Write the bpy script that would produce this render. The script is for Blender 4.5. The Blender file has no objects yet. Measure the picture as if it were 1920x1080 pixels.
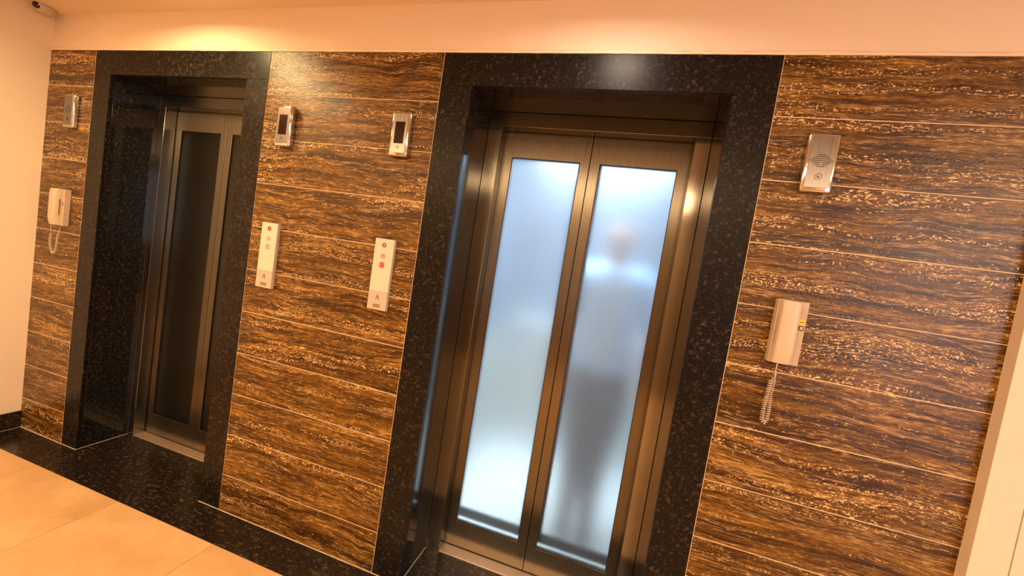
import bpy, bmesh, math, random
from mathutils import Vector, Matrix
random.seed(7)
S = bpy.context.scene
COL = S.collection

# ------------------------------------------------------------------ camera
def cam_axes(yaw, pitch, roll):
    fwd = Vector((-math.sin(yaw)*math.cos(pitch), math.cos(yaw)*math.cos(pitch), math.sin(pitch)))
    right = Vector((math.cos(yaw), math.sin(yaw), 0)); up = right.cross(fwd)
    c, s = math.cos(roll), math.sin(roll)
    return c*right + s*up, -s*right + c*up, fwd
cam_data = bpy.data.cameras.new('camera'); cam = bpy.data.objects.new('camera', cam_data); COL.objects.link(cam)
r_, u_, f_ = cam_axes(0.26391, -0.05782, 0.15593)
M = Matrix.Identity(4)
for i in range(3):
    M[i][0], M[i][1], M[i][2] = r_[i], u_[i], -f_[i]
M.translation = Vector((0.3892, -1.4098, 1.3835))
cam.matrix_world = M
cam_data.sensor_width = 36; cam_data.lens = 725.2/1920*36; cam_data.clip_start = 0.01
S.camera = cam

# ------------------------------------------------------------------ world, exposure, lights
S.view_settings.view_transform = 'Standard'; S.view_settings.look = 'None'
S.view_settings.exposure = 1.0; S.view_settings.gamma = 1.0; S.view_settings.use_curve_mapping = False
S.cycles.use_denoising = True
S.cycles.max_bounces = 10; S.cycles.transmission_bounces = 8; S.cycles.glossy_bounces = 5
S.cycles.sample_clamp_indirect = 6.0; S.cycles.caustics_reflective = False; S.cycles.caustics_refractive = True
w = bpy.data.worlds.new('world'); S.world = w; w.use_nodes = True
w.node_tree.nodes['Background'].inputs[0].default_value = (1.0, 0.62, 0.36, 1)
w.node_tree.nodes['Background'].inputs[1].default_value = 0.03

def area(name, loc, size, power, color, rot=(0, 0, 0), size_y=None, shape='DISK', spread=math.pi):
    l = bpy.data.lights.new(name, 'AREA'); l.shape = shape; l.size = size
    if size_y: l.size_y = size_y
    l.energy = power; l.color = color; l.spread = spread
    o = bpy.data.objects.new(name, l); o.location = loc; o.rotation_euler = rot; COL.objects.link(o)
    return o
WARM = (1.0, 0.60, 0.28)
WARM2 = (1.0, 0.66, 0.37)
LAMPS = [(-1.64, -0.42, 7.0, (1.0, .74, .34)), (0.25, -0.42, 2.5, (1.0, .80, .62))]           # lamps over the lift doors
for lx, ly, p, c in LAMPS:
    area('downlight_lamp', (lx, ly, 2.352), 0.16, p, c, spread=math.radians(165))
FIELD = [(-2.0, -2.35), (-0.4, -2.3), (2.7, -1.7), (-1.2, -2.9), (1.0, -2.7), (2.6, -2.8)]    # lamps of the lobby ceiling
for lx, ly in FIELD:
    area('unseen_ceiling_light', (lx, ly, 2.352), 0.95, 20.0, WARM if lx < -1 else WARM2)
area('unseen_ceiling_light', (-2.2, -1.05, 2.352), 0.6, 6.0, WARM)  # extra light added to brighten the upper left wall
area('strip_lamp', (1.40, -1.9, 2.350), 1.1, 1.2, (1, .72, .45), size_y=0.03, shape='RECTANGLE')
area('window_daylight', (3.40, -3.39, 1.44), 1.0, 18.0, (0.74, 0.84, 1.0), rot=(math.radians(90), 0, 0), size_y=1.3, shape='RECTANGLE')
area('lift_car_lamp', (0.18, 1.34, 2.27), 0.9, 9.0, (0.70, 0.88, 1.0), size_y=0.25, shape='RECTANGLE', spread=math.radians(160))
area('lift_car_lamp', (0.18, 0.75, 2.27), 0.9, 14.0, (0.78, 0.92, 1.0), size_y=0.35, shape='RECTANGLE', spread=math.radians(110))

# ------------------------------------------------------------------ materials
def new_mat(name):
    m = bpy.data.materials.new(name); m.use_nodes = True
    nt = m.node_tree; b = nt.nodes['Principled BSDF']
    return m, nt, b
def N(nt, t, **kw):
    n = nt.nodes.new(t)
    for k, v in kw.items():
        if k in n.inputs: n.inputs[k].default_value = v
        else: setattr(n, k, v)
    return n
def lk(nt, a, b): nt.links.new(a, b)
def setp(b, **kw):
    names = dict(color='Base Color', rough='Roughness', metal='Metallic', ior='IOR', trans='Transmission Weight',
                 coat='Coat Weight', coat_rough='Coat Roughness', emit='Emission Color', estr='Emission Strength', spec='Specular IOR Level', aniso='Anisotropic')
    for k, v in kw.items():
        if k in ('color', 'emit') and len(v) == 3: v = (*v, 1)
        b.inputs[names[k]].default_value = v
def ramp(nt, stops, interp='LINEAR'):
    r = nt.nodes.new('ShaderNodeValToRGB'); r.color_ramp.interpolation = interp
    e = r.color_ramp.elements
    while len(e) > 1: e.remove(e[-1])
    for i, (p, c) in enumerate(stops):
        if isinstance(c, (int, float)): c = (c, c, c)
        x = e[0] if i == 0 else e.new(p)
        x.position = p; x.color = (*c, 1)
    return r
def coords(nt, scale=(1, 1, 1), rand=True, space='Object'):
    tc = N(nt, 'ShaderNodeTexCoord'); mp = N(nt, 'ShaderNodeMapping')
    mp.inputs['Scale'].default_value = scale
    if rand:
        oi = N(nt, 'ShaderNodeObjectInfo'); mu = N(nt, 'ShaderNodeMath', operation='MULTIPLY'); mu.inputs[1].default_value = 3.713
        lk(nt, oi.outputs['Object Index'], mu.inputs[0])
        cb = N(nt, 'ShaderNodeCombineXYZ'); lk(nt, mu.outputs[0], cb.inputs[0]); lk(nt, mu.outputs[0], cb.inputs[1]); lk(nt, mu.outputs[0], cb.inputs[2])
        ad = N(nt, 'ShaderNodeVectorMath', operation='ADD'); lk(nt, tc.outputs[space], ad.inputs[0]); lk(nt, cb.outputs[0], ad.inputs[1])
        lk(nt, ad.outputs[0], mp.inputs['Vector'])
    else: lk(nt, tc.outputs[space], mp.inputs['Vector'])
    return mp.outputs['Vector']
def noise(nt, vec, scale, detail=3, rough=0.55, dist=0.0):
    n = N(nt, 'ShaderNodeTexNoise'); n.inputs['Scale'].default_value = scale; n.inputs['Detail'].default_value = detail
    n.inputs['Roughness'].default_value = rough; n.inputs['Distortion'].default_value = dist
    lk(nt, vec, n.inputs['Vector']); return n.outputs['Fac']
def math2(nt, op, a, b=None, clamp=False):
    n = N(nt, 'ShaderNodeMath', operation=op); n.use_clamp = clamp
    for i, x in enumerate((a, b)):
        if x is None: continue
        if isinstance(x, (int, float)): n.inputs[i].default_value = x
        else: lk(nt, x, n.inputs[i])
    return n.outputs[0]
def mixc(nt, fac, a, b):
    n = N(nt, 'ShaderNodeMix', data_type='RGBA')
    if isinstance(fac, (int, float)): n.inputs[0].default_value = fac
    else: lk(nt, fac, n.inputs[0])
    for i, x in ((6, a), (7, b)):
        if isinstance(x, tuple): n.inputs[i].default_value = (*x, 1)
        else: lk(nt, x, n.inputs[i])
    return n.outputs[2]
def bump(nt, b, h, strength, dist=0.001):
    n = N(nt, 'ShaderNodeBump'); n.inputs['Strength'].default_value = strength; n.inputs['Distance'].default_value = dist
    lk(nt, h, n.inputs['Height']); lk(nt, n.outputs[0], b.inputs['Normal'])

def mat_tile():
    m, nt, b = new_mat('streaked_brown_tile')
    v = coords(nt, (1, 1, 1))
    # slow wander of the veins: offset z by low-frequency noise
    wn = noise(nt, v, 3.0, 3, 0.5)
    off = math2(nt, 'MULTIPLY', math2(nt, 'SUBTRACT', wn, 0.5), 0.07)
    cb = N(nt, 'ShaderNodeCombineXYZ'); lk(nt, off, cb.inputs[2])
    ad = N(nt, 'ShaderNodeVectorMath', operation='ADD'); lk(nt, v, ad.inputs[0]); lk(nt, cb.outputs[0], ad.inputs[1])
    def scaled(sx, sz):
        mp = N(nt, 'ShaderNodeMapping'); mp.inputs['Scale'].default_value = (sx, 1, sz); lk(nt, ad.outputs[0], mp.inputs['Vector']); return mp.outputs[0]
    broad = noise(nt, scaled(1.6, 16), 1.0, 4, 0.6)
    streak = noise(nt, scaled(5, 75), 1.0, 6, 0.72)
    fine = noise(nt, scaled(36, 200), 1.0, 4, 0.7)
    grain = noise(nt, scaled(125, 210), 1.0, 2, 0.6)
    band = noise(nt, scaled(1.2, 20), 1.0, 4, 0.6)
    mix1 = math2(nt, 'ADD', math2(nt, 'MULTIPLY', broad, 0.42), math2(nt, 'MULTIPLY', streak, 0.58))
    mix2 = math2(nt, 'ADD', math2(nt, 'MULTIPLY', mix1, 0.66), math2(nt, 'MULTIPLY', fine, 0.34))
    base = ramp(nt, [(0.37, (0.016, 0.0065, 0.0006)), (0.45, (0.055, 0.023, 0.0018)), (0.50, (0.108, 0.049, 0.0045)), (0.555, (0.205, 0.105, 0.016)), (0.63, (0.46, 0.28, 0.085))])
    lk(nt, mix2, base.inputs[0])
    bm = ramp(nt, [(0.53, 0.0), (0.585, 1.0)]); lk(nt, band, bm.inputs[0])
    gsum = math2(nt, 'ADD', math2(nt, 'MULTIPLY', fine, 0.40), math2(nt, 'MULTIPLY', grain, 0.60))
    sp = ramp(nt, [(0.54, 0.0), (0.585, 1.0)]); lk(nt, gsum, sp.inputs[0])
    sp2 = ramp(nt, [(0.615, 0.0), (0.65, 0.75)]); lk(nt, gsum, sp2.inputs[0])
    sfac = math2(nt, 'MAXIMUM', math2(nt, 'MULTIPLY', bm.outputs[0], sp.outputs[0]), sp2.outputs[0])
    ln = ramp(nt, [(0.488, 0.0), (0.497, 0.75), (0.506, 0.0)]); lk(nt, noise(nt, scaled(1.3, 24), 1.0, 6, 0.62), ln.inputs[0])
    sfac = math2(nt, 'MAXIMUM', sfac, math2(nt, 'MULTIPLY', ln.outputs[0], math2(nt, 'MULTIPLY', fine, 1.2)))
    dl = ramp(nt, [(0.42, 0.75), (0.47, 0.0)]); lk(nt, noise(nt, scaled(3.0, 55), 1.0, 5, 0.65), dl.inputs[0])
    col = mixc(nt, dl.outputs[0], base.outputs[0], (0.020, 0.006, 0.001))
    col = mixc(nt, sfac, col, (0.80, 0.56, 0.28))
    lk(nt, col, b.inputs['Base Color'])
    rr = ramp(nt, [(0.3, 0.15), (0.7, 0.27)]); lk(nt, fine, rr.inputs[0]); lk(nt, rr.outputs[0], b.inputs['Roughness'])
    bump(nt, b, math2(nt, 'ADD', fine, grain), 0.7, 0.0014)
    setp(b, ior=1.42)
    return m
def mat_granite(name, tint=(0.018, 0.0135, 0.012), fleck=(0.16, 0.115, 0.085), rough=0.08, dens=0.0, stretch=(1, 1, 1), coat=0.0, ior=1.6):
    m, nt, b = new_mat(name)
    v = coords(nt, stretch)
    n1 = noise(nt, v, 62, 5, 0.72, 0.4); n2 = noise(nt, v, 150, 4, 0.7); n3 = noise(nt, v, 9, 3, 0.5)
    c1 = ramp(nt, [(0.555 - dens, 0.0), (0.62 - dens, 1.0)]); lk(nt, n1, c1.inputs[0])
    c2 = ramp(nt, [(0.575, 0.0), (0.635, 1.0)]); lk(nt, n2, c2.inputs[0])
    vo = N(nt, 'ShaderNodeTexVoronoi'); vo.inputs['Scale'].default_value = 70; lk(nt, v, vo.inputs['Vector'])
    pick = N(nt, 'ShaderNodeSeparateColor'); lk(nt, vo.outputs['Color'], pick.inputs[0])
    pk = ramp(nt, [(0.93, 0.0), (0.96, 1.0)]); lk(nt, pick.outputs[0], pk.inputs[0])
    core = ramp(nt, [(0.15, 1.0), (0.50, 0.0)]); lk(nt, math2(nt, 'ADD', vo.outputs['Distance'], math2(nt, 'MULTIPLY', math2(nt, 'SUBTRACT', n2, 0.5), 0.9)), core.inputs[0])
    blot = math2(nt, 'MULTIPLY', pk.outputs[0], core.outputs[0])
    f = math2(nt, 'MULTIPLY', c1.outputs[0], math2(nt, 'ADD', math2(nt, 'MULTIPLY', n3, 1.0), 0.05))
    col = mixc(nt, f, tint, tuple(x*0.75 for x in fleck))
    col = mixc(nt, math2(nt, 'MULTIPLY', c2.outputs[0], 0.55), col, fleck)
    col = mixc(nt, math2(nt, 'MULTIPLY', blot, 0.28), col, tuple(min(1, x*1.7) for x in fleck))
    lk(nt, col, b.inputs['Base Color']); setp(b, rough=rough, ior=ior, coat=coat, coat_rough=0.03)
    return m
def mat_plain(name, color, rough=0.5, metal=0.0, noise_amt=0.04, nscale=6, bumpy=0.0, **kw):
    m, nt, b = new_mat(name)
    v = coords(nt, (1, 1, 1), rand=False)
    n = noise(nt, v, nscale, 4, 0.6)
    c = mixc(nt, n, tuple(x*(1-noise_amt) for x in color), tuple(min(1, x*(1+noise_amt)) for x in color))
    lk(nt, c, b.inputs['Base Color']); setp(b, rough=rough, metal=metal, **kw)
    if bumpy: bump(nt, b, noise(nt, v, 90, 3, 0.6), bumpy, 0.001)
    return m
def mat_metal(name, color, rough, stretch=(260, 260, 2.5), var=0.07, aniso=0.0):
    m, nt, b = new_mat(name)
    v = coords(nt, stretch, rand=False)
    n = noise(nt, v, 1.0, 3, 0.6)
    c = mixc(nt, n, tuple(x*(1-var) for x in color), tuple(min(1, x*(1+var)) for x in color)); lk(nt, c, b.inputs['Base Color'])
    rr = ramp(nt, [(0.3, rough*0.85), (0.7, rough*1.2)]); lk(nt, n, rr.inputs[0]); lk(nt, rr.outputs[0], b.inputs['Roughness'])
    setp(b, metal=1.0)
    if aniso:
        cx = N(nt, 'ShaderNodeCombineXYZ'); cx.inputs[0].default_value = 0.7071; cx.inputs[1].default_value = 0.7071
        setp(b, aniso=aniso); lk(nt, cx.outputs[0], b.inputs['Tangent'])
    return m
def mat_emit(name, color, strength, base=(0.02, 0.02, 0.02)):
    m, nt, b = new_mat(name); setp(b, color=base, emit=color, estr=strength, rough=0.4); return m
def mat_frost(name, tint, rough, dark=False):
    m, nt, b = new_mat(name)
    v = coords(nt, (1, 1, 1), rand=False)
    n = noise(nt, v, 2.5, 3, 0.5)
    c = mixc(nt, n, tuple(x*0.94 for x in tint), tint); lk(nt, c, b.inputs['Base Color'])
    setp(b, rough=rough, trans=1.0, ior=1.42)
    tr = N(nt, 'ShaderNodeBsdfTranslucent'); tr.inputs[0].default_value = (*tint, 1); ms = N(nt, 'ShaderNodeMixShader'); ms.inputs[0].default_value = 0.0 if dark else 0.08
    out = nt.nodes['Material Output']; lk(nt, b.outputs[0], ms.inputs[1]); lk(nt, tr.outputs[0], ms.inputs[2]); lk(nt, ms.outputs[0], out.inputs['Surface'])
    return m
def mat_floor():
    m, nt, b = new_mat('beige_floor_tile')
    v = coords(nt, (1, 1, 1))
    n1 = noise(nt, v, 2.2, 5, 0.6, 0.8); n2 = noise(nt, v, 14, 4, 0.6)
    f = math2(nt, 'ADD', math2(nt, 'MULTIPLY', n1, 0.7), math2(nt, 'MULTIPLY', n2, 0.3))
    r = ramp(nt, [(0.35, (0.52, 0.32, 0.155)), (0.5, (0.59, 0.375, 0.19)), (0.66, (0.68, 0.46, 0.255))]); lk(nt, f, r.inputs[0])
    lk(nt, r.outputs[0], b.inputs['Base Color']); setp(b, rough=0.28)
    return m

TILE = mat_tile()
GRAN = mat_granite('polished_granite', tint=(0.0045, 0.0038, 0.0036), fleck=(0.088, 0.068, 0.055), rough=0.32, ior=1.27)
GRANJ = mat_granite('polished_granite_reveal', tint=(0.006, 0.0055, 0.005), fleck=(0.085, 0.066, 0.052), rough=0.09, ior=1.5)
GRANF = mat_granite('granite_floor_slab', tint=(0.009, 0.0065, 0.005), fleck=(0.12, 0.085, 0.06), rough=0.20, ior=1.42, stretch=(0.5, 1, 1))
GROUT = mat_plain('cream_grout', (0.72, 0.56, 0.40), 0.8)
PAINT = mat_plain('cream_paint', (0.80, 0.70, 0.58), 0.75, noise_amt=0.03, nscale=3, bumpy=0.12)
CEILP = mat_plain('ceiling_paint', (0.74, 0.62, 0.48), 0.8, noise_amt=0.03)
CASING = mat_plain('casing_paint', (0.64, 0.56, 0.46), 0.55)
FLOORT = mat_floor()
STEEL = mat_metal('brushed_steel', (0.195, 0.182, 0.15), 0.30, aniso=0.9)
STEELF = mat_metal('frame_steel', (0.29, 0.275, 0.23), 0.17, aniso=0.85)
SILLM = mat_metal('sill_aluminium', (0.75, 0.62, 0.52), 0.5, stretch=(2.5, 260, 260))
DEVM = mat_metal('satin_steel_cover', (0.25, 0.24, 0.235), 0.30, aniso=0.85)
CHROME = mat_plain('chrome', (0.62, 0.60, 0.56), 0.08, 1.0, noise_amt=0.0)
FROST = mat_frost('frosted_glass', (0.90, 0.95, 0.97), 0.39)
FROSTD = mat_frost('unlit_frosted_glass', (0.35, 0.34, 0.26), 0.30, dark=True)  # same glass; dark shaft and room reflection put into the tint
BLACK = mat_plain('black_rubber', (0.012, 0.011, 0.010), 0.6)
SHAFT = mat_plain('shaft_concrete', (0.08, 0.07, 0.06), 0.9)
IVORY = mat_plain('ivory_plastic', (0.55, 0.47, 0.37), 0.32, noise_amt=0.02)
IVORYD = mat_plain('ivory_plastic_base', (0.48, 0.39, 0.30), 0.38, noise_amt=0.02)
WHITEP = mat_plain('white_acrylic', (0.68, 0.61, 0.54), 0.25, noise_amt=0.01)
GREYP = mat_plain('grey_lower_face', (0.50, 0.44, 0.38), 0.35, noise_amt=0.02)
SCREEN = mat_plain('dark_red_window', (0.022, 0.004, 0.002), 0.25, noise_amt=0.2, ior=1.2)
DARKMARK = mat_plain('dark_print', (0.03, 0.02, 0.02), 0.5)
BROWNMARK = mat_plain('brown_print', (0.20, 0.10, 0.06), 0.5)
YELLOW = mat_plain('yellow_sticker', (0.95, 0.62, 0.05), 0.45)
KEYRED = mat_plain('dark_red_key_ring', (0.22, 0.02, 0.01), 0.35)
GLOWR = mat_emit('red_glow', (0.9, 0.02, 0.04), 0.30, base=(0.3, 0.01, 0.02))
GLOWR2 = mat_emit('faint_red_glow', (1.0, 0.25, 0.22), 0.22, base=(0.55, 0.22, 0.16))
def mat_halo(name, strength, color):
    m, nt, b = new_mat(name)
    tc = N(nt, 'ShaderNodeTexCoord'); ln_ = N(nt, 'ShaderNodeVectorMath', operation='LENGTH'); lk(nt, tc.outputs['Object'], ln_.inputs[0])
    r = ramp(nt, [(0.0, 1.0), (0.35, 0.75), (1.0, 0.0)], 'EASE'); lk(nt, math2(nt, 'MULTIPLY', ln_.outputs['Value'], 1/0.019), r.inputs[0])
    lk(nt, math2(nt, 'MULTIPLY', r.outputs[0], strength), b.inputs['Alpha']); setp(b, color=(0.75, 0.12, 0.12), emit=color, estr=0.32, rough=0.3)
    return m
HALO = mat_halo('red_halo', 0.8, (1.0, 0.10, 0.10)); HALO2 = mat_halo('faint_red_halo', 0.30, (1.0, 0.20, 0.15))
CARWALL = mat_plain('car_wall_laminate', (0.15, 0.20, 0.28), 0.35)
CARFLOOR = mat_plain('car_floor_vinyl', (0.88, 0.90, 0.88), 0.4)
CARLOW = mat_plain('car_lower_panel', (0.42, 0.45, 0.42), 0.5)
RAILM = mat_plain('handrail_highlight', (0.92, 0.94, 0.96), 0.3)  # highlight along the rail put into an even bright white
CARRAIL = mat_plain('car_door_rail', (0.02, 0.024, 0.032), 0.5)

# ------------------------------------------------------------------ helpers
SEED = [0]
def link(name, me, mats, parent=None, loc=(0, 0, 0)):
    o = bpy.data.objects.new(name, me); COL.objects.link(o)
    for m in (mats if isinstance(mats, (list, tuple)) else [mats]):
        if m is not None and len(me.materials) < len(mats if isinstance(mats, (list, tuple)) else [mats]): me.materials.append(m)
    if parent: o.parent = parent
    o.location = loc; o.pass_index = SEED[0] = SEED[0] + 1
    return o
def bm_box(bm, x0, x1, y0, y1, z0, z1, bev=0.0, seg=1, mi=0):
    ret = bmesh.ops.create_cube(bm, size=1.0)
    vs = ret['verts']
    for v in vs:
        v.co = Vector(((x0+x1)/2 + v.co.x*(x1-x0), (y0+y1)/2 + v.co.y*(y1-y0), (z0+z1)/2 + v.co.z*(z1-z0)))
    fs = set(f for v in vs for f in v.link_faces)
    for f in fs: f.material_index = mi
    if bev:
        es = list(set(e for v in vs for e in v.link_edges))
        r = bmesh.ops.bevel(bm, geom=es, offset=bev, segments=seg, affect='EDGES', profile=0.5)
        for f in r['faces']: f.material_index = mi
def mesh_of(bm, name, smooth=False):
    me = bpy.data.meshes.new(name); bmesh.ops.recalc_face_normals(bm, faces=bm.faces); bm.to_mesh(me); bm.free()
    if smooth:
        for p in me.polygons: p.use_smooth = True
    return me
def boxes(name, lst, m, parent=None, bev=0.0, seg=1, origin=None):
    """one mesh from a list of boxes in world coordinates; object origin at the first box's lower corner"""
    if origin is None: origin = (lst[0][0], lst[0][2], lst[0][4])
    ox, oy, oz = origin
    bm = bmesh.new()
    for (x0, x1, y0, y1, z0, z1) in lst: bm_box(bm, x0-ox, x1-ox, y0-oy, y1-oy, z0-oz, z1-oz, bev, seg)
    pl = parent.location if parent else Vector((0, 0, 0))
    pp = parent
    off = Vector((0, 0, 0))
    while pp: off += pp.location; pp = pp.parent
    return link(name, mesh_of(bm, name), m, parent, Vector(origin) - off)
def box(name, x0, x1, y0, y1, z0, z1, m, parent=None, bev=0.0, seg=1):
    return boxes(name, [(x0, x1, y0, y1, z0, z1)], m, parent, bev, seg)
def empty(name, loc, label=None, cat=None, group=None):
    o = bpy.data.objects.new(name, None); o.location = loc; o.empty_display_size = 0.05; COL.objects.link(o)
    tag(o, label, cat, group); return o
def tag(o, label=None, cat=None, group=None, kind=None):
    if label: o['label'] = label
    if cat: o['category'] = cat
    if group: o['group'] = group
    if kind: o['kind'] = kind
    return o
def prism(name, pts, axis, a0, a1, m, parent=None, bev=0.0, seg=2, loc=(0, 0, 0), smooth=False):
    """extrude 2-D outline; axis 'x': pts are (y,z); axis 'y': pts are (x,z)"""
    bm = bmesh.new()
    def P(p, a): return Vector((a, p[0], p[1])) if axis == 'x' else Vector((p[0], a, p[1]))
    v0 = [bm.verts.new(P(p, a0)) for p in pts]; v1 = [bm.verts.new(P(p, a1)) for p in pts]
    bm.faces.new(v0); bm.faces.new(v1[::-1])
    n = len(pts)
    for i in range(n): bm.faces.new((v0[i], v1[i], v1[(i+1) % n], v0[(i+1) % n]))
    if bev: bmesh.ops.bevel(bm, geom=list(bm.edges), offset=bev, segments=seg, affect='EDGES', profile=0.6)
    return link(name, mesh_of(bm, name, smooth), m, parent, loc)
def tube_bm(bm, pts, r, n=8, closed=False):
    rings = []; N_ = len(pts)
    prev = None
    for i, p in enumerate(pts):
        a = pts[(i-1) % N_] if (closed or i) else pts[0]; b = pts[(i+1) % N_] if (closed or i < N_-1) else pts[-1]
        t = (Vector(b) - Vector(a)).normalized()
        if prev is None:
            prev = t.orthogonal().normalized()
        nrm = (prev - t*prev.dot(t)).normalized(); prev = nrm; bi = t.cross(nrm)
        rings.append([bm.verts.new(Vector(p) + r*(math.cos(2*math.pi*k/n)*nrm + math.sin(2*math.pi*k/n)*bi)) for k in range(n)])
    for i in range(N_ if closed else N_-1):
        A, B = rings[i], rings[(i+1) % N_]
        for k in range(n): bm.faces.new((A[k], A[(k+1) % n], B[(k+1) % n], B[k]))
    if not closed: bm.faces.new(rings[0][::-1]); bm.faces.new(rings[-1])
def tube(name, pts, r, m, parent=None, n=8, closed=False, loc=(0, 0, 0)):
    bm = bmesh.new(); tube_bm(bm, pts, r, n, closed); return link(name, mesh_of(bm, name, True), m, parent, loc)
def lathe(name, prof, m, parent=None, n=32, loc=(0, 0, 0), rot=None):
    bm = bmesh.new(); rings = []
    for (r, z) in prof:
        rings.append([bm.verts.new((r*math.cos(2*math.pi*k/n), r*math.sin(2*math.pi*k/n), z)) for k in range(n)])
    for A, B in zip(rings, rings[1:]):
        for k in range(n): bm.faces.new((A[k], A[(k+1) % n], B[(k+1) % n], B[k]))
    bm.faces.new(rings[0][::-1]); bm.faces.new(rings[-1])
    o = link(name, mesh_of(bm, name, True), m, parent, loc)
    if rot: o.rotation_euler = rot
    return o

# ------------------------------------------------------------------ measures
WL = -2.8275; CEIL = 2.360; TOP = 2.169; BED = 2.178
OP = [dict(a=-2.451, b=-2.325, c=-1.400, d=-1.273, mid=-1.884),
      dict(a=-0.409, b=-0.277, c=0.640, d=0.768, mid=0.185)]
OT = 2.045; D = 0.234; DOORY = 0.300; WR = 1.455
YB = -3.4; XR = 4.3

# ------------------------------------------------------------------ setting: floor
floor = box('floor', WL-0.1, XR+0.1, YB-0.1, 0.30, -0.10, -0.012, GROUT); tag(floor, kind='structure')
g = 0.0009
xs = [-2.885 + 0.6*i for i in range(12)]
ys = [-0.163 - 0.6*i for i in range(7)]
for x in xs:
    for y in ys:
        x0, x1 = max(x, WL), min(x+0.6, XR); y1, y0 = y, max(y-0.6, YB)
        if x1-x0 < 0.02 or y1-y0 < 0.02: continue
        box('floor_tile', x0+g, x1-g, y0+g, y1-g, -0.0115, 0.0, FLOORT, floor, bev=0.0006)
bx = [WL, -1.86, -0.90, 0.18, 1.08, WR, XR]
for x0, x1 in zip(bx, bx[1:]):
    box('granite_border_slab', x0+0.0006, x1-0.0006, -0.1625, 0.0, -0.0115, 0.0, GRANF, floor, bev=0.0005)
for o in OP:
    box('granite_threshold_slab', o['b']+0.001, o['c']-0.001, 0.0008, D+0.002, -0.0115, 0.0, GRANF, floor, bev=0.0005)
for x0, x1 in ((WL, OP[0]['b']), (OP[0]['c'], OP[1]['b']), (OP[1]['c'], WR)):
    box('grout_line', x0, x1, -0.003, -0.0005, -0.002, 0.0015, GROUT, floor)
for o in OP:
    box('grout_line', o['b']-0.0005, o['b']+0.002, -0.003, D, -0.002, 0.0015, GROUT, floor)
    box('grout_line', o['c']-0.002, o['c']+0.0005, -0.003, D, -0.002, 0.0015, GROUT, floor)
box('grout_line', WL, WL+0.013, YB, -0.003, -0.002, 0.0012, GROUT, floor)

# ------------------------------------------------------------------ setting: walls, ceiling
J = 0.020     # thickness of the jamb slabs
core = []
core += [(WL-0.1, OP[0]['a'], 0.0010, D+0.02, 0.0, TOP), (WL-0.1, OP[0]['b']-J, 0.021, D+0.02, 0.0, TOP)]
core += [(OP[0]['d'], OP[1]['a'], 0.0010, D+0.02, 0.0, TOP), (OP[0]['c']+J, OP[1]['b']-J, 0.021, D+0.02, 0.0, TOP)]
core += [(OP[1]['d'], WR+0.1, 0.0010, D+0.02, 0.0, TOP), (OP[1]['c']+J, WR+0.1, 0.021, D+0.02, 0.0, TOP)]
for o in OP: core.append((o['b']-J, o['c']+J, 0.021, D+0.02, OT+J, TOP))
wall_back = boxes('wall_back', core, GROUT); tag(wall_back, kind='structure')
box('plaster_band', WL-0.1, XR+0.1, 0.004, D+0.02, BED+0.0025, CEIL+0.02, PAINT, wall_back)
# bead of filler along the top of the cladding, slightly uneven
bm = bmesh.new(); n = 150; prev = None
for i in range(n+1):
    x = WL + (WR-WL)*i/n; hz = BED - 0.001 + random.uniform(-.0012, .0012); yy = -0.0030 + random.uniform(-.0006, .0006)
    ring = [bm.verts.new((x, 0.006, TOP-0.001)), bm.verts.new((x, yy, TOP-0.001+random.uniform(-.001, .0005))), bm.verts.new((x, yy+.001, hz)), bm.verts.new((x, 0.007, hz+0.0005))]
    if prev:
        for k in range(3): bm.faces.new((prev[k], ring[k], ring[k+1], prev[k+1]))
    prev = ring
tb = link('trim_1', mesh_of(bm, 'trim_1'), mat_plain('filler', (0.88, 0.74, 0.56), 0.6)); tag(tb, kind='structure')

cols = [(WL, OP[0]['a']), (OP[0]['d'], OP[1]['a']), (OP[1]['d'], WR)]
for ci, (x0, x1) in enumerate(cols):
    for k in range(11):
        z1 = TOP if k == 0 else 2.178 - 0.2*k; z0 = max(2.178 - 0.2*(k+1), 0.0)
        y = random.uniform(-0.0004, 0.0004)
        box('wall_tile', x0+0.0016, x1-0.0016, y, 0.0015, z0+0.0015, z1-0.0015, TILE, wall_back, bev=0.0005)

wall_left = box('wall_left', WL-0.1, WL, YB, 0.05, 0.0, CEIL, PAINT); tag(wall_left, kind='structure')
bb = box('baseboard_left', WL, WL+0.012, YB, -0.0005, 0.0, 0.098, GRANF, bev=0.001); tag(bb, kind='structure')
wr = boxes('wall_right', [(WR, 1.541, -0.031, 0.10, 0.0, CEIL), (1.541, 1.545, -0.024, 0.10, 0.0, CEIL), (1.545, XR, -0.030, 0.10, 0.0, CEIL)], CASING); tag(wr, kind='structure')
w2 = boxes('wall_front', [(WL-0.1, 2.88, YB-0.1, YB, 0.0, CEIL), (3.92, XR+0.1, YB-0.1, YB, 0.0, CEIL), (2.88, 3.92, YB-0.1, YB, 0.0, 0.77), (2.88, 3.92, YB-0.1, YB, 2.11, CEIL)], mat_plain('unseen_wall_brown', (0.30, 0.21, 0.13), 0.5)); tag(w2, kind='structure')  # unseen wall, made brown to dim reflections in steel, granite and tile
w3 = box('wall_far_side', XR, XR+0.1, YB, 0.0, 0.0, CEIL, PAINT); tag(w3, kind='structure')
ce = box('ceiling', WL-0.1, XR+0.1, YB-0.1, 0.004, CEIL, CEIL+0.1, CEILP); tag(ce, kind='structure')

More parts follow.
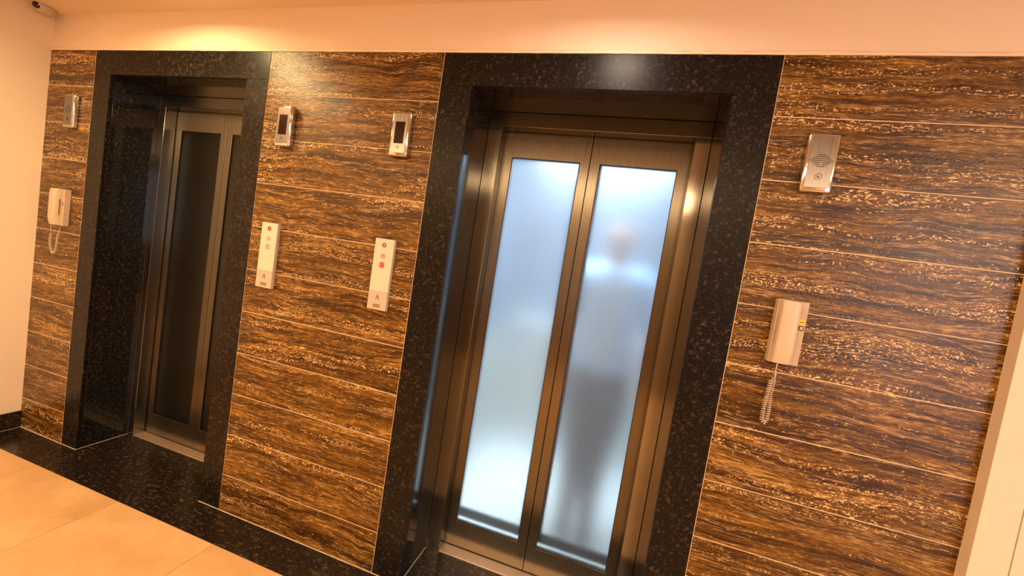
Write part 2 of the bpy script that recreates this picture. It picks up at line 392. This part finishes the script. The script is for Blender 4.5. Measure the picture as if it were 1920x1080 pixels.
# ------------------------------------------------------------------ granite surrounds
WHICH = ['left', 'right']
SURL = ['brown-black polished granite surround framing the narrow-looking unlit lift entrance beside the cream wall',
        'black speckled polished granite surround framing the brightly lit lift entrance']
for i, o in enumerate(OP):
    t = empty('granite_surround', (o['mid'], 0, 0), SURL[i], 'door surround')
    e = 0.0006
    box('pier_slab', o['a']+0.0012, o['b'], 0.0, 0.020, 0.0, OT-e, GRAN, t, bev=0.0008)
    box('pier_slab', o['c'], o['d']-0.0012, 0.0, 0.020, 0.0, OT-e, GRAN, t, bev=0.0008)
    box('lintel_slab', o['a']+0.0012, o['d']-0.0012, 0.0, 0.020, OT, TOP-0.001, GRAN, t, bev=0.0008)
    box('jamb_slab', o['b']-J, o['b'], 0.0205, D, 0.0, OT, GRANJ, t, bev=0.0006)
    box('jamb_slab', o['c'], o['c']+J, 0.0205, D, 0.0, OT, GRANJ, t, bev=0.0006)
    box('soffit_slab', o['b']+e, o['b']+0.10, 0.0205, D, OT+e, OT+J, GRANJ, t, bev=0.0006)
    box('soffit_slab', o['b']+0.1015, o['c']-e, 0.0205, D, OT+e, OT+J, GRANJ, t, bev=0.0006)

# ------------------------------------------------------------------ lift doors
DL = ['steel lift entrance with two dark unlit glass leaves, beside the cream wall',
      'steel lift entrance with two brightly lit frosted glass leaves']
CW = 0.397      # half clear width
HB = 1.984      # underside of the head
for i, o in enumerate(OP):
    mid = o['mid']; t = empty('elevator_entrance', (mid, D, 0), DL[i], 'elevator door')
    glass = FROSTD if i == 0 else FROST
    y0 = D + 0.0012
    box('frame_post', o['b']+0.0008, mid-CW, y0, DOORY-0.004, 0.0, HB, STEELF, t, bev=0.0012)
    box('frame_post', mid+CW, o['c']-0.0008, y0, DOORY-0.004, 0.0, HB, STEELF, t, bev=0.0012)
    box('frame_head', o['b']+0.0008, o['c']-0.0008, y0, DOORY-0.004, HB+0.0004, OT-0.0008, STEELF, t, bev=0.0012)
    s = box('sill', mid-CW+0.0005, mid+CW-0.0005, D+0.003, DOORY+0.028, -0.010, 0.004, SILLM, t, bev=0.0008)
    boxes('sill_groove', [(mid-CW+0.002, mid+CW-0.002, DOORY-0.004, DOORY-0.0005, 0.0037, 0.0047)], BLACK, s)
    for sgn in (-1, 1):
        # leaf: hollow steel frame round the pane
        xa, xb = (mid-CW-0.02, mid-0.0015) if sgn < 0 else (mid+0.0015, mid+CW+0.02)
        ga, gb = (mid-0.353, mid-0.042) if sgn < 0 else (mid+0.043, mid+0.356)
        gz0, gz1 = 0.127, 1.870
        yA, yB_ = DOORY, DOORY+0.028
        bm = bmesh.new(); ox, oy, oz = xa, yA, 0.008
        outer = [(xa, 0.008), (xb, 0.008), (xb, HB+0.05), (xa, HB+0.05)]; inner = [(ga, gz0), (gb, gz0), (gb, gz1), (ga, gz1)]
        V = {}
        for yy in (yA, yB_):
            V[yy] = ([bm.verts.new((x-ox, yy-oy, z-oz)) for x, z in outer], [bm.verts.new((x-ox, yy-oy, z-oz)) for x, z in inner])
            O_, I_ = V[yy]
            for k in range(4): bm.faces.new((O_[k], O_[(k+1) % 4], I_[(k+1) % 4], I_[k]))
        for q in (0, 1):
            A, B = V[yA][q], V[yB_][q]
            for k in range(4): bm.faces.new((A[k], B[k], B[(k+1) % 4], A[(k+1) % 4]))
        bmesh.ops.bevel(bm, geom=[e for e in bm.edges], offset=0.0008, segments=1, affect='EDGES')
        leaf = link('door_leaf', mesh_of(bm, 'door_leaf'), STEEL, t, (xa-mid, yA-D, 0.008))
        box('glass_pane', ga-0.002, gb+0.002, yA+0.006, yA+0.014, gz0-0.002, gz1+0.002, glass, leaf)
        if sgn > 0: box('gap_light_block', mid-0.006, mid+0.006, yB_+0.0005, yB_+0.0025, 0.01, HB+0.05, BLACK, leaf)  # strip added behind the gap to block light leaking from the car
        gk = 0.0022
        boxes('glazing_gasket', [(ga, ga+gk, yA+0.001, yA+0.006, gz0, gz1), (gb-gk, gb, yA+0.001, yA+0.006, gz0, gz1),
                                (ga, gb, yA+0.001, yA+0.006, gz0, gz0+gk), (ga, gb, yA+0.001, yA+0.006, gz1-gk, gz1)], BLACK, leaf)
# shafts: dark box behind the unlit lift
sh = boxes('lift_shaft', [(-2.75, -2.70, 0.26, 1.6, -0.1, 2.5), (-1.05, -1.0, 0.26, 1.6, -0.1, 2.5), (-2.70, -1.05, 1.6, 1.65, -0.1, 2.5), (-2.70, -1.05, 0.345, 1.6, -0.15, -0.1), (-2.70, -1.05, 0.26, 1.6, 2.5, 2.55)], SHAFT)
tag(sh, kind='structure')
sh.name = 'wall_shaft'

# ------------------------------------------------------------------ lift car behind the lit doors
car = empty('elevator_car', (0.185, 0.36, 0), 'bright lift car seen as a blue-white glow through the frosted glass leaves', 'elevator car')
CX0, CX1, CY0, CY1, CZ = -0.42, 0.79, 0.40, 1.56, 2.30
boxes('car_wall', [(CX0-0.03, CX0, CY0, CY1, 0.0, CZ)], CARWALL, car)
boxes('car_wall', [(CX1, CX1+0.03, CY0, CY1, 0.0, CZ)], CARWALL, car)
boxes('car_wall', [(CX0-0.03, CX1+0.03, CY1, CY1+0.03, 0.0, CZ)], CARWALL, car)
boxes('car_floor', [(CX0-0.03, CX1+0.03, 0.345, CY1+0.03, -0.03, 0.003)], CARFLOOR, car)
boxes('car_ceiling', [(CX0-0.03, CX1+0.03, 0.345, CY1+0.03, CZ, CZ+0.03)], CARFLOOR, car)
boxes('car_front_return', [(CX0-0.03, -0.225, 0.365, CY0, 0.0, CZ), (0.595, CX1+0.03, 0.365, CY0, 0.0, CZ), (-0.225, 0.595, 0.365, CY0, 2.02, CZ)], CARWALL, car)
boxes('lower_panel', [(CX0+0.003, CX1-0.003, CY1-0.006, CY1-0.001, 0.08, 0.92)], CARLOW, car)
boxes('lower_panel', [(CX0+0.001, CX0+0.006, CY0+0.02, CY1-0.008, 0.08, 0.92)], CARLOW, car)
boxes('handrail', [(CX0+0.06, CX1-0.06, CY1-0.075, CY1-0.045, 0.945, 1.03), (CX0+0.2, CX0+0.23, CY1-0.05, CY1, 0.98, 1.0), (CX1-0.23, CX1-0.2, CY1-0.05, CY1, 0.98, 1.0)], RAILM, car, bev=0.008, seg=2)
boxes('handrail', [(CX1-0.075, CX1-0.045, 0.55, CY1-0.12, 0.97, 1.01), (CX1-0.05, CX1, 0.7, 0.72, 0.98, 1.0), (CX1-0.05, CX1, 1.2, 1.22, 0.98, 1.0)], RAILM, car, bev=0.008, seg=2)
for (a, b, la, lb) in ((-0.222, 0.182, -0.222, -0.172), (0.186, 0.592, 0.186, 0.236)):
    cd = boxes('car_door', [(a, a+0.052, 0.331, 0.345, 0.138, 1.98), (b-0.048, b, 0.331, 0.345, 0.138, 1.98), (a, b, 0.331, 0.345, 1.90, 1.98), (a, b, 0.331, 0.345, 0.138, 0.180)], CARRAIL, car)

# ------------------------------------------------------------------ person in the car
def person():
    px, py = 0.365, 0.72
    t = empty('person', (px, py, 0.003), 'person in pale blue shirt and dark trousers standing behind the frosted lift glass', 'person')
    H = 1.74
    J_ = [ # name, co, radii, parent
        ('pelvis', (0, 0, 0.93), (0.135, 0.095), None), ('waist', (0, 0, 1.08), (0.130, 0.088), 'pelvis'),
        ('chest', (0, 0.0, 1.27), (0.155, 0.100), 'waist'), ('collar', (0, 0.005, 1.41), (0.105, 0.075), 'chest'),
        ('neck', (0, 0.0, 1.48), (0.052, 0.054), 'collar'), ('headb', (0, -0.012, 1.545), (0.062, 0.072), 'neck'),
        ('headm', (0, -0.018, 1.62), (0.074, 0.090), 'headb'), ('headt', (0, -0.008, 1.69), (0.060, 0.070), 'headm')]
    for s, q in ((-1, 'l'), (1, 'r')):
        J_ += [('hip'+q, (s*0.080, 0, 0.86), (0.092, 0.092), 'pelvis'), ('thigh'+q, (s*0.076, -0.005, 0.68), (0.082, 0.084), 'hip'+q),
               ('knee'+q, (s*0.064, -0.01, 0.50), (0.062, 0.064), 'thigh'+q), ('calf'+q, (s*0.060, 0.012, 0.34), (0.056, 0.060), 'knee'+q),
               ('ankle'+q, (s*0.058, 0.015, 0.09), (0.036, 0.040), 'calf'+q), ('ball'+q, (s*0.064, -0.09, 0.04), (0.042, 0.034), 'ankle'+q), ('toe'+q, (s*0.068, -0.16, 0.032), (0.034, 0.024), 'ball'+q),
               ('sh'+q, (s*0.165, 0.0, 1.385), (0.060, 0.060), 'collar'), ('uarm'+q, (s*0.205, 0.0, 1.24), (0.048, 0.050), 'sh'+q),
               ('elbow'+q, (s*0.225, 0.01, 1.09), (0.038, 0.040), 'uarm'+q), ('farm'+q, (s*0.232, -0.02, 0.97), (0.036, 0.036), 'elbow'+q),
               ('wrist'+q, (s*0.235, -0.05, 0.85), (0.025, 0.030), 'farm'+q), ('palm'+q, (s*0.236, -0.065, 0.79), (0.020, 0.040), 'wrist'+q)]
        for k, (dy, ln) in enumerate(((-0.030, 0.060), (-0.011, 0.072), (0.009, 0.068), (0.028, 0.052))):
            J_ += [('f%d%s' % (k, q), (s*0.236, -0.068+dy, 0.765), (0.009, 0.009), 'palm'+q), ('g%d%s' % (k, q), (s*0.232, -0.072+dy, 0.765-ln*0.55), (0.008, 0.008), 'f%d%s' % (k, q)),
                   ('h%d%s' % (k, q), (s*0.222, -0.074+dy, 0.765-ln), (0.007, 0.007), 'g%d%s' % (k, q))]
        J_ += [('t0'+q, (s*0.232, -0.105, 0.805), (0.010, 0.010), 'palm'+q), ('t1'+q, (s*0.222, -0.125, 0.772), (0.009, 0.009), 't0'+q)]
    idx = {n: i for i, (n, *_r) in enumerate(J_)}
    me = bpy.data.meshes.new('skeleton'); me.from_pydata([j[1] for j in J_], [(idx[j[3]], i) for i, j in enumerate(J_) if j[3]], [])
    ob = bpy.data.objects.new('skeleton', me); COL.objects.link(ob)
    sk = ob.modifiers.new('s', 'SKIN'); sk.use_smooth_shade = True
    for i, j in enumerate(J_):
        me.skin_vertices[0].data[i].radius = j[2]
        me.skin_vertices[0].data[i].use_root = (i == 0)
    sb = ob.modifiers.new('d', 'SUBSURF'); sb.levels = 2; sb.render_levels = 2
    dg = bpy.context.evaluated_depsgraph_get(); em = bpy.data.meshes.new_from_object(ob.evaluated_get(dg))
    bpy.data.objects.remove(ob)
    bm = bmesh.new(); bm.from_mesh(em)
    # nose, ears, eyes as shaped lumps joined to the head
    def lump(c, r, mi=0):
        ret = bmesh.ops.create_uvsphere(bm, u_segments=10, v_segments=8, radius=1.0)
        for v in ret['verts']: v.co = Vector(c) + Vector((v.co.x*r[0], v.co.y*r[1], v.co.z*r[2]))
        for f in set(f for v in ret['verts'] for f in v.link_faces): f.material_index = mi
    lump((0, -0.112, 1.600), (0.013, 0.020, 0.022)); lump((-0.076, -0.01, 1.610), (0.010, 0.018, 0.030)); lump((0.076, -0.01, 1.610), (0.010, 0.018, 0.030))
    for s in (-1, 1): lump((s*0.030, -0.096, 1.628), (0.013, 0.010, 0.008), 1)
    lump((0, -0.097, 1.562), (0.024, 0.009, 0.006), 2)
    skin = mat_plain('skin', (0.42, 0.25, 0.17), 0.5); eye = mat_plain('eyes', (0.05, 0.04, 0.04), 0.3); lip = mat_plain('lips', (0.38, 0.16, 0.13), 0.5)
    em.clear_geometry(); bm.to_mesh(em); 
    for p in em.polygons: p.use_smooth = True
    em.materials.clear()
    body = link('body', em, [skin, eye, lip], t)
    def garment(name, test, off, m):
        b2 = bm.copy(); b2.normal_update()
        kill = [f for f in b2.faces if not test(f.calc_center_median())]
        bmesh.ops.delete(b2, geom=kill, context='FACES')
        seen = set(); isl = []
        for v0 in b2.verts:
            if v0 in seen: continue
            st = [v0]; cur = set(st); seen.add(v0)
            while st:
                q = st.pop()
                for e_ in q.link_edges:
                    u = e_.other_vert(q)
                    if u not in seen: seen.add(u); cur.add(u); st.append(u)
            isl.append(cur)
        big = max(isl, key=len); bmesh.ops.delete(b2, geom=[v for v in b2.verts if v not in big], context='VERTS')
        b2.normal_update()
        for v in b2.verts: v.co += v.normal*off
        r = bmesh.ops.solidify(b2, geom=list(b2.faces), thickness=0.004)
        return link(name, mesh_of(b2, name, True), m, t)
    garment('shirt', lambda c: 0.90 < c.z < 1.455 and (abs(c.x) < 0.175 or c.z > 1.12), 0.014, mat_plain('shirt_cloth', (0.36, 0.60, 0.92), 0.8))
    garment('trousers', lambda c: 0.10 < c.z <= 0.96 and abs(c.x) < 0.185, 0.010, mat_plain('trouser_cloth', (0.045, 0.055, 0.085), 0.85))
    shm = mat_plain('shoe_leather', (0.03, 0.03, 0.035), 0.4)
    for s in (-1, 1): garment('shoe', lambda c: c.z <= 0.085 and 0 < s*c.x < 0.2, 0.006, shm)
    garment('hair', lambda c: c.z > 1.665 or (c.z > 1.585 and c.y > 0.02), 0.010, mat_plain('hair', (0.02, 0.017, 0.018), 0.6))
    bm.free()
    return t
person()

# ------------------------------------------------------------------ wall devices
def ring(name, cx, y, cz, r, th, m, parent, n=20):
    return tube(name, [(cx + r*math.cos(2*math.pi*k/n), y, cz + r*math.sin(2*math.pi*k/n)) for k in range(n)], th, m, parent, 6, True)
def cover(t, w, h, d):
    """stainless cover: rounded chrome sides, flat satin face, lower lip"""
    bm = bmesh.new(); bm_box(bm, -w/2, w/2, -d, 0.0, 0.0, h, 0.007, 4)
    link('housing', mesh_of(bm, 'housing', True), CHROME, t)
    bm = bmesh.new(); bm_box(bm, -w/2+0.009, w/2-0.009, -d-0.0015, -d+0.001, 0.013, h-0.008, 0.0006, 1)
    link('face_plate', mesh_of(bm, 'face_plate'), DEVM, t)
def speaker_dev(cx, z0, label, group=None):
    t = empty('speaker_panel', (cx, 0, z0), label, 'speaker panel'); w, h, d = 0.084, 0.177, 0.024
    cover(t, w, h, d)
    rows = [0.029, 0.046, 0.063, 0.078, 0.065, 0.047, 0.029]
    bm = bmesh.new()
    for k, L in enumerate(rows):
        L *= 0.80; z = 0.112 - k*0.0058
        if k in (4, 5): 
            bm_box(bm, -L/2, -0.0025, -d-0.0022, -d-0.0012, z-0.0009, z+0.0009); bm_box(bm, 0.0025, L/2, -d-0.0022, -d-0.0012, z-0.0009, z+0.0009)
        else: bm_box(bm, -L/2, L/2, -d-0.0022, -d-0.0012, z-0.0009, z+0.0009)
    link('speaker_slots', mesh_of(bm, 'speaker_slots'), DARKMARK, t)
    y = -d-0.0018; e = ring('round_emblem', 0, y, 0.046, 0.0095, 0.0006, DARKMARK, t)
    bm = bmesh.new()
    bm_box(bm, -0.0028, -0.0014, y-0.0006, y+0.0004, 0.0415, 0.0515); bm_box(bm, -0.0014, 0.0022, y-0.0006, y+0.0004, 0.0450, 0.0462)
    bm_box(bm, 0.0006, 0.0018, y-0.0006, y+0.0004, 0.0405, 0.0450); bm_box(bm, 0.0018, 0.0042, y-0.0006, y+0.0004, 0.0438, 0.0450); bm_box(bm, -0.0050, -0.0028, y-0.0006, y+0.0004, 0.0470, 0.0480)
    link('emblem_mark', mesh_of(bm, 'emblem_mark'), DARKMARK, t)
    return t
def display_dev(cx, z0, label, group):
    t = empty('floor_display', (cx, 0, z0), label, 'display', group); w, h, d = 0.084, 0.176, 0.028
    cover(t, w, h, d)
    bm = bmesh.new(); bm_box(bm, -0.0215, 0.0215, -d-0.0024, -d-0.0012, 0.050, 0.136, 0.0004)
    link('display_window', mesh_of(bm, 'display_window'), SCREEN, t)
    y = -d-0.0018
    bm = bmesh.new(); bm_box(bm, -0.003, 0.003, y-0.0004, y+0.0004, 0.033, 0.037)
    link('emblem_mark', mesh_of(bm, 'emblem_mark'), DARKMARK, t); ring('round_emblem', 0, y, 0.035, 0.0075, 0.0005, BROWNMARK, t)
    return t
def call_dev(cx, z0, lit, label, group):
    t = empty('call_panel', (cx, 0, z0), label, 'call panel', group); w, h, d = 0.090, 0.296, 0.015
    bm = bmesh.new(); bm_box(bm, -w/2, w/2, -d, 0.0, 0.0, h, 0.0015, 2); link('housing', mesh_of(bm, 'housing'), GREYP, t)
    y = -d
    bm = bmesh.new(); bm_box(bm, -w/2+0.001, w/2-0.001, y-0.002, y+0.001, 0.078, h-0.001, 0.0006); link('upper_face', mesh_of(bm, 'upper_face'), WHITEP, t)
    bm = bmesh.new(); bm_box(bm, -w/2+0.001, w/2-0.001, y-0.002, y+0.001, 0.001, 0.0772, 0.0006); bt = link('call_button', mesh_of(bm, 'call_button'), GREYP, t)
    y -= 0.002
    ring('key_ring', 0.0, y-0.001, h-0.026, 0.0072, 0.0021, KEYRED, t)
    # lit characters: upper small glyph, lower figure
    def strokes(name, L, m, th):
        bm = bmesh.new()
        for (xa, za, xb, zb) in L:
            bm_box(bm, min(xa, xb)-th, max(xa, xb)+th, y-0.0008, y+0.0002, min(za, zb)-th, max(za, zb)+th)
        return link(name, mesh_of(bm, name), m, t)
    gm = GLOWR if lit else GLOWR2
    z = h-0.072; strokes('lit_character', [(-0.006, z-0.007, -0.006, z+0.006), (-0.006, z+0.006, 0.006, z+0.006), (0.006, z-0.007, 0.006, z+0.006)], gm, 0.0011)
    z = h-0.108; strokes('lit_character', [(-0.006, z-0.009, -0.006, z+0.009), (-0.006, z+0.009, 0.006, z+0.009), (0.006, z-0.009, 0.006, z+0.009), (-0.006, z-0.009, 0.006, z-0.009), (-0.006, z-0.001, 0.006, z-0.001)], gm, 0.0014)
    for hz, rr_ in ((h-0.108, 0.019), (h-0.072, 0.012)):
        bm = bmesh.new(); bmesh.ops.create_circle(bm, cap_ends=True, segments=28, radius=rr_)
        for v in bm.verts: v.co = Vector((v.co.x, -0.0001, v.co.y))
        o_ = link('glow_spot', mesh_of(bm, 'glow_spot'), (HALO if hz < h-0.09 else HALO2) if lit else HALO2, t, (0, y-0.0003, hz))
    # up caret
    pts = [(-0.0085, 0.043), (-0.0062, 0.043), (0.0, 0.0600), (0.0062, 0.043), (0.0085, 0.043), (0.0014, 0.0625), (-0.0014, 0.0625)]
    prism('up_arrow', pts, 'y', y-0.0009, y+0.0002, DARKMARK, bt)
    bm = bmesh.new(); bm_box(bm, -0.0165, 0.0165, y-0.0007, y+0.0002, 0.012, 0.024); link('name_strip', mesh_of(bm, 'name_strip'), BROWNMARK, bt)
    bm = bmesh.new()
    for k in range(5): bm_box(bm, -0.0135+0.0060*k, -0.0105+0.0060*k, y-0.0010, y-0.0004, 0.0160, 0.0200)
    link('name_strip_letters', mesh_of(bm, 'name_strip_letters'), GREYP, bt)
    return t
def helix(path, r, turns, n_per=9):
    """points of a coil of radius r that follows path (list of Vectors)"""
    path = [Vector(p) for p in path]
    seg = [(path[i+1]-path[i]).length for i in range(len(path)-1)]; L = sum(seg); out = []
    n = int(turns*n_per)
    prevn = Vector((0, 1, 0))
    for k in range(n+1):
        s = L*k/n; i = 0
        while i < len(seg)-1 and s > seg[i]: s -= seg[i]; i += 1
        p = path[i] + (path[i+1]-path[i])*(s/seg[i]); t = (path[i+1]-path[i]).normalized()
        nn = (prevn - t*prevn.dot(t)).normalized(); bb_ = t.cross(nn); a = 2*math.pi*k/n_per
        out.append(p + r*(math.cos(a)*nn + math.sin(a)*bb_))
    return out
def phone(cx, z0, loop, label, group=None):
    t = empty('intercom_phone', (cx, 0, z0), label, 'wall phone'); w, h = 0.084, 0.200
    bm = bmesh.new(); bm_box(bm, -w/2, w/2, -0.028, 0.0, 0.0, h, 0.003, 2); link('base', mesh_of(bm, 'base'), IVORYD, t)
    f, tf = -0.056, -0.050
    prof = [(-0.0285, 0.002), (-0.046, 0.002), (-0.052, 0.020), (f, 0.050), (f, h-0.030), (-0.053, h-0.004), (-0.046, h-0.001), (-0.0285, h-0.001), (-0.0285, h-0.052), (-0.037, h-0.060), (-0.037, 0.062), (-0.0285, 0.052)]
    bm = bmesh.new(); rings = []
    for u in (0.0, 0.035, 0.11, 0.24, 0.40, 0.60, 0.76, 0.89, 0.965, 1.0):
        c = 2*u-1; kf = (1-abs(c)**3.2)**0.45 if abs(c) < 1 else 0.0; kf = 0.62 + 0.38*kf; cz = h/2; kz = 1 - 0.018*abs(c)**6
        rings.append([bm.verts.new((-w/2+0.006+0.052*u, -0.0285+(py_+0.0285)*kf, cz+(pz_-cz)*kz)) for py_, pz_ in prof])
    for A, B in zip(rings, rings[1:]):
        for k in range(len(prof)): bm.faces.new((A[k], A[(k+1) % len(prof)], B[(k+1) % len(prof)], B[k]))
    bm.faces.new(rings[0][::-1]); bm.faces.new(rings[-1])
    hs = link('handset', mesh_of(bm, 'handset', True), IVORY, t)
    md = hs.modifiers.new('edge', 'EDGE_SPLIT'); md.split_angle = math.radians(38)
    bm = bmesh.new(); bm_box(bm, w/2-0.019, w/2-0.005, -0.0292, -0.027, 0.112, 0.126); bf = link('button_frame', mesh_of(bm, 'button_frame'), DARKMARK, t)
    bm = bmesh.new(); bm_box(bm, w/2-0.0165, w/2-0.0075, -0.0312, -0.0285, 0.1145, 0.1235, 0.0006); link('button', mesh_of(bm, 'button'), IVORY, bf)
    if not loop:
        bm = bmesh.new(); bm_box(bm, w/2-0.020, w/2-0.004, -0.0288, -0.027, 0.130, 0.146); st = link('yellow_sticker', mesh_of(bm, 'yellow_sticker'), YELLOW, t)
        bm = bmesh.new(); bm_box(bm, w/2-0.018, w/2-0.006, -0.0293, -0.0286, 0.1365, 0.1385); link('sticker_line', mesh_of(bm, 'sticker_line'), DARKMARK, st)
    bm = bmesh.new()
    if loop:
        xl, xr_, zb = -0.022, 0.006, -0.155
        yl = -0.036
        tube_bm(bm, [(xl, -0.040, 0.004), (xl, -0.040, -0.02), (xl-0.002, yl, -0.048)], 0.0016, 6)
        tube_bm(bm, [(xr_, -0.015, 0.002), (xr_, -0.018, -0.025), (xr_+0.006, -0.024, -0.044)], 0.0016, 6)
        P = [(xl-0.002, yl, -0.048), (xl-0.008, yl, -0.085), (xl-0.006, -0.034, -0.115)]
        cxm, rr = (xl+xr_)/2, (xr_-xl)/2+0.004
        for k in range(9):
            a = math.pi + math.pi*k/8; P.append((cxm + rr*math.cos(a), -0.030, -0.132 + 0.022*math.sin(a)))
        P += [(xr_+0.007, -0.028, -0.10), (xr_+0.004, -0.026, -0.07), (xr_+0.006, -0.024, -0.044)]
        tube_bm(bm, helix(P, 0.0042, 44), 0.0014, 6)
    else:
        x0 = -0.013
        tube_bm(bm, [(x0-0.004, -0.040, 0.004), (x0-0.003, -0.034, -0.02), (x0+0.001, -0.030, -0.045), (x0-0.008, -0.026, -0.056)], 0.0018, 6)
        tube_bm(bm, [(x0+0.004, -0.015, 0.002), (x0+0.001, -0.024, -0.03), (x0+0.002, -0.024, -0.05)], 0.0018, 6)
        P = [(x0-0.008, -0.026, -0.056), (x0-0.010, -0.026, -0.10), (x0-0.013, -0.026, -0.15), (x0-0.011, -0.024, -0.186), (x0-0.004, -0.023, -0.196), (x0+0.003, -0.022, -0.186), (x0+0.004, -0.020, -0.15), (x0+0.001, -0.018, -0.10), (x0+0.002, -0.022, -0.05)]
        tube_bm(bm, helix(P, 0.0052, 42), 0.0016, 6)
    link('coiled_cord', mesh_of(bm, 'coiled_cord', True), IVORY, t)
    return t
speaker_dev(-2.586, 1.747, 'steel speaker panel with diamond grille, on the tiled strip beside the cream wall')
speaker_dev(0.912, 1.747, 'steel speaker panel with slotted diamond grille, beside the lit lift')
display_dev(-1.130, 1.745, 'steel floor display with dark window, next to the unlit lift', 'floor displays between the lifts')
display_dev(-0.545, 1.745, 'steel floor display with dark window, next to the lit lift', 'floor displays between the lifts')
call_dev(-1.148, 1.108, False, 'white call panel with faint red characters, next to the unlit lift', 'call panels between the lifts')
call_dev(-0.551, 1.114, True, 'white call panel with glowing red figure, next to the lit lift', 'call panels between the lifts')
phone(-2.590, 1.214, True, 'ivory wall phone with wide looped cord, on the narrow tiled strip beside the cream wall')
phone(0.915, 1.211, False, 'ivory wall phone with yellow sticker and narrow hanging coiled cord, beside the lit lift')

# ------------------------------------------------------------------ dome camera in the corner, lamps out of frame
t = empty('dome_camera', (-2.779, -0.060, CEIL), 'white dome security camera with dark lens, in the ceiling corner over the cream wall', 'security camera')
lathe('base', [(0.043, 0.0), (0.045, -0.004), (0.045, -0.012), (0.041, -0.016)], IVORY, t)
lathe('dome_shell', [(0.041, -0.014), (0.039, -0.022), (0.032, -0.030), (0.020, -0.036), (0.006, -0.038)], IVORY, t)
ln = lathe('lens', [(0.013, -0.006), (0.015, 0.0), (0.015, 0.005), (0.008, 0.009), (0.002, 0.010)], mat_plain('lens_black', (0.01, 0.008, 0.008), 0.1), t, loc=(0.016, -0.034, -0.014))
ln.rotation_euler = Vector((0.6, -0.75, -0.30)).to_track_quat('Z', 'Y').to_euler()

LAMPFACE = mat_emit('lamp_face', (1.0, 0.70, 0.40), 6.0)
for k, (lx, ly) in enumerate([(a, b) for a, b, *_ in LAMPS]):
    t = empty('downlight', (lx, ly, CEIL), ['round recessed downlight over the unlit lift doors', 'round recessed downlight over the lit lift doors'][k], 'ceiling light')
    lathe('rim', [(0.048, 0.0), (0.048, -0.003), (0.040, -0.005), (0.038, 0.0)], CHROME, t)
win = empty('window_1', (3.40, YB, 0.77)); tag(win, kind='structure')
boxes('window_frame', [(2.86, 3.94, YB-0.05, YB+0.02, 0.75, 0.79), (2.86, 3.94, YB-0.05, YB+0.02, 2.09, 2.13), (2.86, 2.90, YB-0.05, YB+0.02, 0.79, 2.09), (3.90, 3.94, YB-0.05, YB+0.02, 0.79, 2.09)], CASING, win)
